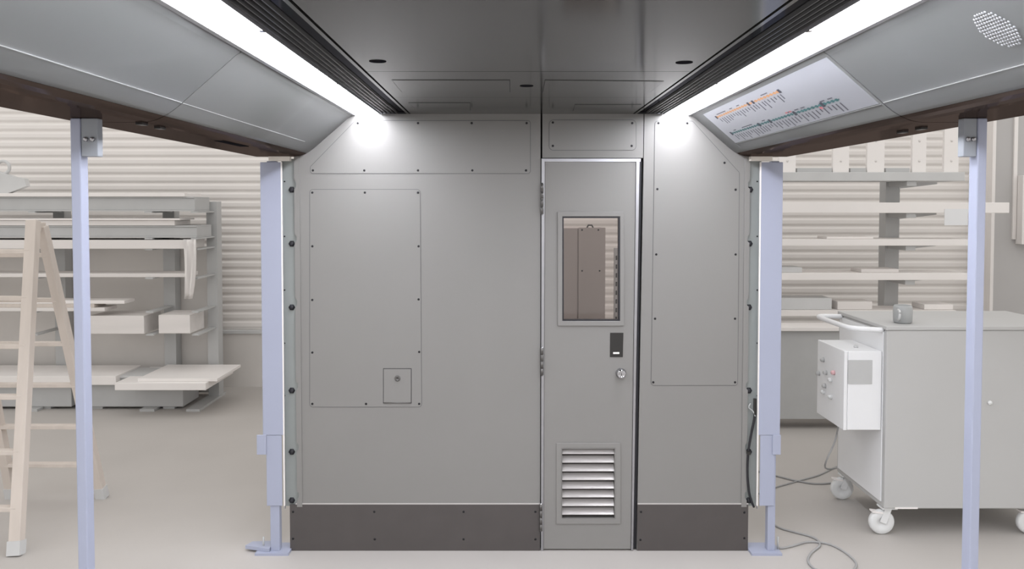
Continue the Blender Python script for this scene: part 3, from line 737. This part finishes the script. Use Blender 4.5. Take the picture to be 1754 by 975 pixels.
for v, th, ur, m, lab in SH:
    zc = sz(v); t_ = sz(v - th) - zc
    tag(B().box(sx(1270), sx(ur), YS, YS + 0.33, zc, zc + t_).build('shelf_board', M[m], None, 0.003), lab, 'shelf', 'boards on the right shelf rack')
    for u0, u1 in ((1549, 1574), (1270, 1292)):
        B().prism([(sx(u0) + 0.02, zc - 0.04), (sx(u1) - 0.02, zc - 0.04), (sx(u1) - 0.02, zc - 0.0005), (sx(u0) + 0.02, zc - 0.0005)], YS + 0.02, YS + 0.34).build('arm', M['rackd'], sr)
    # gusset spreading to the right under the board
    B().prism([(sx(1572), zc - 0.055), (sx(1572), zc - 0.0005), (sx(1640), zc - 0.0005), (sx(1640), zc - 0.018)], YS + 0.335, YS + 0.345).build('gusset', M['rack'], sr)
# upright white panels on the top board
ztp = sz(295)
tops = [(1338, 1367, 'plain white upright panel beside the blue post by the end wall'), (1431, 1459, 'white upright panel between the long grey bar and the short grey bar'),
        (1490, 1520, 'white upright panel between the short grey bar and the middle-length grey bar'), (1568, 1592, 'white upright panel just past the middle-length grey bar, over the rack upright'),
        (1623, 1648, 'white upright panel at the end of the shelf next to the blue post')]
for u0, u1, lab in tops:
    r0 = thing('upright_panel', (sx((u0 + u1) / 2), YS + 0.1, ztp), lab, 'panel', 'white panels standing on the top board')
    B().box(sx(u0), sx(u1), YS + 0.08, YS + 0.11, ztp + 0.0005, sz(150)).build('board', M['white'], r0, 0.002)
    cx_ = sx((u0 + u1) / 2)
    for v in (240, 275): B().lathe([(0.010, 0.0), (0.010, -0.002)], (cx_, YS + 0.08, sz(v)), 'y', 10).build('hole_plug', M['board2'], r0)
for u0, u1, lab in ((1369, 1429, 'long grey bar on the top board beside the plain upright panel'), (1461, 1488, 'short grey bar between two close upright panels'), (1522, 1563, 'middle-length grey bar on the top board over the rack upright')):
    tag(B().box(sx(u0), sx(u1), YS + 0.07, YS + 0.15, ztp + 0.0005, sz(287)).build('grey_bar', M['rackd'], None, 0.003), lab, 'bar', 'grey bars on the top board')
# clutter on the lower boards
for v, u0, u1, h, m, lab in ((421, 1420, 1500, 4, 'board', 'flat pale strip on the thin middle board'), (480, 1335, 1378, 9, 'rack', 'grey offcut on the board second from bottom'),
                             (480, 1480, 1545, 6, 'board2', 'beige offcut beside the upright on the second-lowest board'), (542, 1340, 1430, 20, 'rack', 'low grey bundle on the lowest shelf board'),
                             (542, 1440, 1500, 14, 'board2', 'beige bundle on the lowest shelf board'), (542, 1590, 1640, 9, 'board', 'pale short bar on the lowest shelf board behind the mug')):
    th = dict((a, b_) for a, b_, *_ in SH)[v]; zb_ = sz(v - th) + 0.0005
    tag(B().box(sx(u0), sx(u1), YS + 0.05, YS + 0.26, zb_, zb_ + h / 212).build('stock_offcut', M[m], None, 0.003), lab, 'offcut', 'offcuts on the right shelf rack')
# paper label hanging from the thick board
lp = B().box(sx(1616), sx(1656), YS - 0.004, YS - 0.001, sz(386), sz(358)).build('paper_sheet', M['box'])
tag(lp, 'white paper sheet hanging from the long thick shelf board', 'paper')
# low bench in front of the rack
bz = sz(560, YS - 0.25)
bn = thing('low_bench', (sx(1390), YS - 0.1, 0), 'low grey bench with a white top edge under the shelf rack', 'bench')
B().box(sx(1270), sx(1640), YS - 0.28, YS - 0.02, bz - 0.03, bz).build('bench_top', M['white'], bn, 0.003)
B().box(sx(1275), sx(1635), YS - 0.24, YS - 0.04, 0.08, bz - 0.031).build('bench_body', M['rackd'], bn)
for u in (1280, 1455, 1628): B().box(sx(u) - 0.03, sx(u) + 0.03, YS - 0.22, YS - 0.06, 0, 0.0795).build('bench_foot', M['rackd'], bn)

# grey column and switch cabinet at the far right
YQ = 7.7
cq = struct(empty('wall_right', (on_y(1740, 500, YQ).x, YQ, 0)))
x0_ = on_y(1700, 450, YQ).x
B().box(x0_, x0_ + 2.5, YQ, YQ + 0.13, 0, 4.2).build('wall_face', M['column'], cq)
B().box(x0_ - 0.03, x0_ - 0.0005, YQ - 0.02, YQ + 0.13, 0, 4.2).build('corner_trim', M['board'], cq)
B().box(on_y(1731, 450, YQ).x, on_y(1737, 450, YQ).x, YQ - 0.02, YQ - 0.0005, on_y(1735, 410, YQ).z, 4.2).build('conduit', M['board'], cq)
xq = on_y(1740, 350, YQ).x
sw = thing('switch_cabinet', (xq + 0.2, YQ - 0.05, on_y(0, 418, YQ).z), 'pale wall cabinet with switches on the grey wall', 'cabinet')
B().box(xq, xq + 0.4, YQ - 0.10, YQ - 0.0005, on_y(0, 418, YQ).z, on_y(0, 301, YQ).z).build('case', M['board'], sw, 0.004)
for v in (322, 348, 372): B().box(xq + 0.055, xq + 0.10, YQ - 0.108, YQ - 0.1005, on_y(0, v + 8, YQ).z, on_y(0, v - 6, YQ).z).build('switch', M['rack'], sw)

# ------------------------------------------------------------------ cart
YT = 4.27
cx0 = on_y(1516, 700, YT).x; zb_ = on_y(1516, 872, YT).z; zt_ = on_y(1516, 566, YT).z
ct = thing('steel_cart', (cx0 + 0.5, YT + 0.35, 0), 'large grey steel cart on casters with a tubular handle', 'cart')
DP = 0.62
B().box(cx0 + 0.003, cx0 + 1.0, YT, YT + DP, zb_, zt_).build('body', M['cart'], ct, 0.006)
B().box(cx0 - 0.004, cx0 + 1.01, YT - 0.006, YT + DP + 0.006, zt_ + 0.0005, zt_ + 0.022).build('top', M['cart'], ct, 0.004)
B().box(cx0 + 0.06, cx0 + 0.18, YT - 0.004, YT - 0.0002, zb_ + 0.001, zb_ + 0.009).build('bottom_strip', M['white'], ct)
B().box(cx0 - 0.004, cx0 + 0.0025, YT + 0.03, YT + DP - 0.03, zb_ + 0.03, zt_ - 0.01).build('side_plate', M['box'], ct)
hz_ = zt_ - 0.005
hp = [Vector((cx0 - 0.0, YT + 0.04, hz_)), Vector((cx0 - 0.10, YT + 0.05, hz_ + 0.004)), Vector((cx0 - 0.155, YT + 0.08, hz_ + 0.006)), Vector((cx0 - 0.165, YT + 0.16, hz_ + 0.006)), Vector((cx0 - 0.165, YT + 0.42, hz_ + 0.006)), Vector((cx0 - 0.155, YT + 0.52, hz_ + 0.006)), Vector((cx0 - 0.10, YT + 0.56, hz_ + 0.004)), Vector((cx0 - 0.0, YT + 0.57, hz_))]
B().tube(smooth(hp), 0.014, 12).build('handle', M['box'], ct)
kd = on_y(1690, 690, YT); B().lathe([(0.012, 0.0), (0.012, -0.006), (0.006, -0.012)], (cx0 + 0.55, YT, kd.z), 'y', 14).build('lock', M['caster'], ct)
def caster(x, y):
    r = 0.066
    w_ = B().lathe([(r * 0.35, -0.012), (r * 0.42, -0.017), (r * 0.9, -0.017), (r, -0.010), (r, 0.010), (r * 0.9, 0.017), (r * 0.42, 0.017), (r * 0.35, 0.012)], (x, y, r), 'y', 28).build('caster_wheel', M['caster'], ct)
    for sy in (-1, 1): B().beam((x, y + sy * 0.022, r), (x + 0.03, y + sy * 0.018, zb_ - 0.008), 0.034, 0.006, (1, 0, 0)).build('fork', M['caster'], w_)
    B().box(x - 0.01, x + 0.07, y - 0.035, y + 0.035, zb_ - 0.0085, zb_ - 0.0005).build('swivel_plate', M['caster'], w_)
    B().beam((x - 0.055, y, r + 0.058), (x + 0.01, y, r + 0.05), 0.008, 0.04, (0, 0, 1)).build('brake_pedal', M['white'], w_)
pw = on_z(1507, 926, 0.0)
for x in (max(pw.x, cx0 + 0.01), cx0 + 0.80):
    for y in (YT + 0.045, YT + DP - 0.06): caster(x, y)
# control box on the side of the cart
bx1 = cx0 - 0.006; bx0 = on_y(1446, 665, YT + 0.03).x; by0, by1 = YT + 0.03, YT + 0.40
z0_ = on_y(1450, 737, by0).z; z1_ = on_y(1450, 602, by0).z
cbx = thing('control_box', ((bx0 + bx1) / 2, (by0 + by1) / 2, z0_), 'white electrical control box with grey screen on the side of the cart', 'control box')
B().box(bx0 + 0.018, bx1, by0, by1, z0_, z1_).build('case', M['box'], cbx, 0.004)
dr = B().box(bx0 - 0.002, bx0 + 0.0165, by0 - 0.001, by1 + 0.001, z0_ - 0.001, z1_ + 0.001).build('door', M['box'], cbx, 0.003)
sc0, sc1 = on_y(1452, 658, by0), on_y(1494, 617, by0)
B().box(sc0.x, sc1.x, by0 - 0.003, by0 - 0.0002, sc0.z, sc1.z).build('screen', M['rackd'], cbx)
xk = bx0 - 0.002
for v, a, m, nm in ((620, 0.25, 'rackd', 'switch'), (633, 0.66, 'p_red', 'red_lamp'), (640, 0.36, 'rackd', 'rotary_knob'), (648, 0.55, 'caster', 'button'), (664, 0.33, 'rackd', 'rotary_knob'), (648, 0.08, 'rackd', 'switch'), (676, 0.28, 'caster', 'button'), (677, 0.56, 'caster', 'button')):
    y = lerp(by1, by0, a); zz = lerp(z1_, z0_, (v - 590) / 130)
    if m == 'p_red': pass
    B().lathe([(0.013, 0.0), (0.012, -0.012), (0.009, -0.018)], (xk, y, zz), 'x', 12).build(nm, M[m] if m != 'p_red' else mat('veiled_red_lamp', (0.72, 0.45, 0.47), 0.4), dr)  # red whitened by the same veil in its colour
B().lathe([(0.012, 0), (0.010, 0.012)], (bx0 + 0.11, by0 + 0.12, z1_ + 0.0005), 'z', 12).build('gland', M['rack'], cbx)
# mug on the cart
mg = on_y(1546, 556, YT + 0.12)
zm = zt_ + 0.0225
m0 = thing('mug', (mg.x, YT + 0.12, zm), 'dark grey mug standing on the cart', 'mug')
B().lathe([(0.040, 0.0), (0.047, 0.006), (0.049, 0.06), (0.047, 0.088), (0.042, 0.096), (0.039, 0.094), (0.040, 0.02), (0.0, 0.018)], (mg.x, YT + 0.12, zm), 'z', 28).build('cup', mat('mug_grey', (0.36, 0.37, 0.37), 0.5), m0)
B().tube(smooth([Vector((mg.x - 0.02 - 0.022, YT + 0.085, zm + 0.075)), Vector((mg.x - 0.05, YT + 0.05, zm + 0.068)), Vector((mg.x - 0.052, YT + 0.05, zm + 0.035)), Vector((mg.x - 0.042, YT + 0.085, zm + 0.022))]), 0.006, 8).build('mug_handle', M['rack'], m0)

# cables on the floor
def floor_cable(px, lab, start=None, r=0.0055):
    P = [on_z(u, v, r + 0.0005) for u, v in px]
    if start: P = start + P
    tag(B().tube([Vector((p.x, p.y, max(p.z, r + 0.0003))) for p in smooth(P, 7)], r, 8).build('floor_cable', M['cable']), lab, 'cable', 'cables lying on the workshop floor')
floor_cable([(1445, 800), (1400, 815), (1360, 826), (1325, 836), (1300, 846)], 'grey cable dropping from the control box to the floor',
            [Vector((bx0 + 0.06, by0 + 0.2, z0_ - 0.002)), Vector((bx0 + 0.04, by0 + 0.21, z0_ - 0.12)), Vector((bx0 + 0.0, by0 + 0.24, z0_ - 0.28))], 0.005)
floor_cable([(1300, 808), (1340, 818), (1365, 824), (1400, 829), (1440, 826), (1475, 824)], 'grey cable running flat to the rear caster, crossing the dropping cable')
floor_cable([(1318, 893), (1335, 904), (1362, 912), (1385, 918), (1400, 925), (1404, 935), (1390, 947), (1384, 960), (1392, 972), (1410, 980), (1440, 984), (1462, 976), (1466, 964), (1450, 948), (1425, 934), (1400, 929), (1380, 929), (1355, 936), (1335, 939), (1318, 932)], 'grey cable looped on the floor in front of the cart')
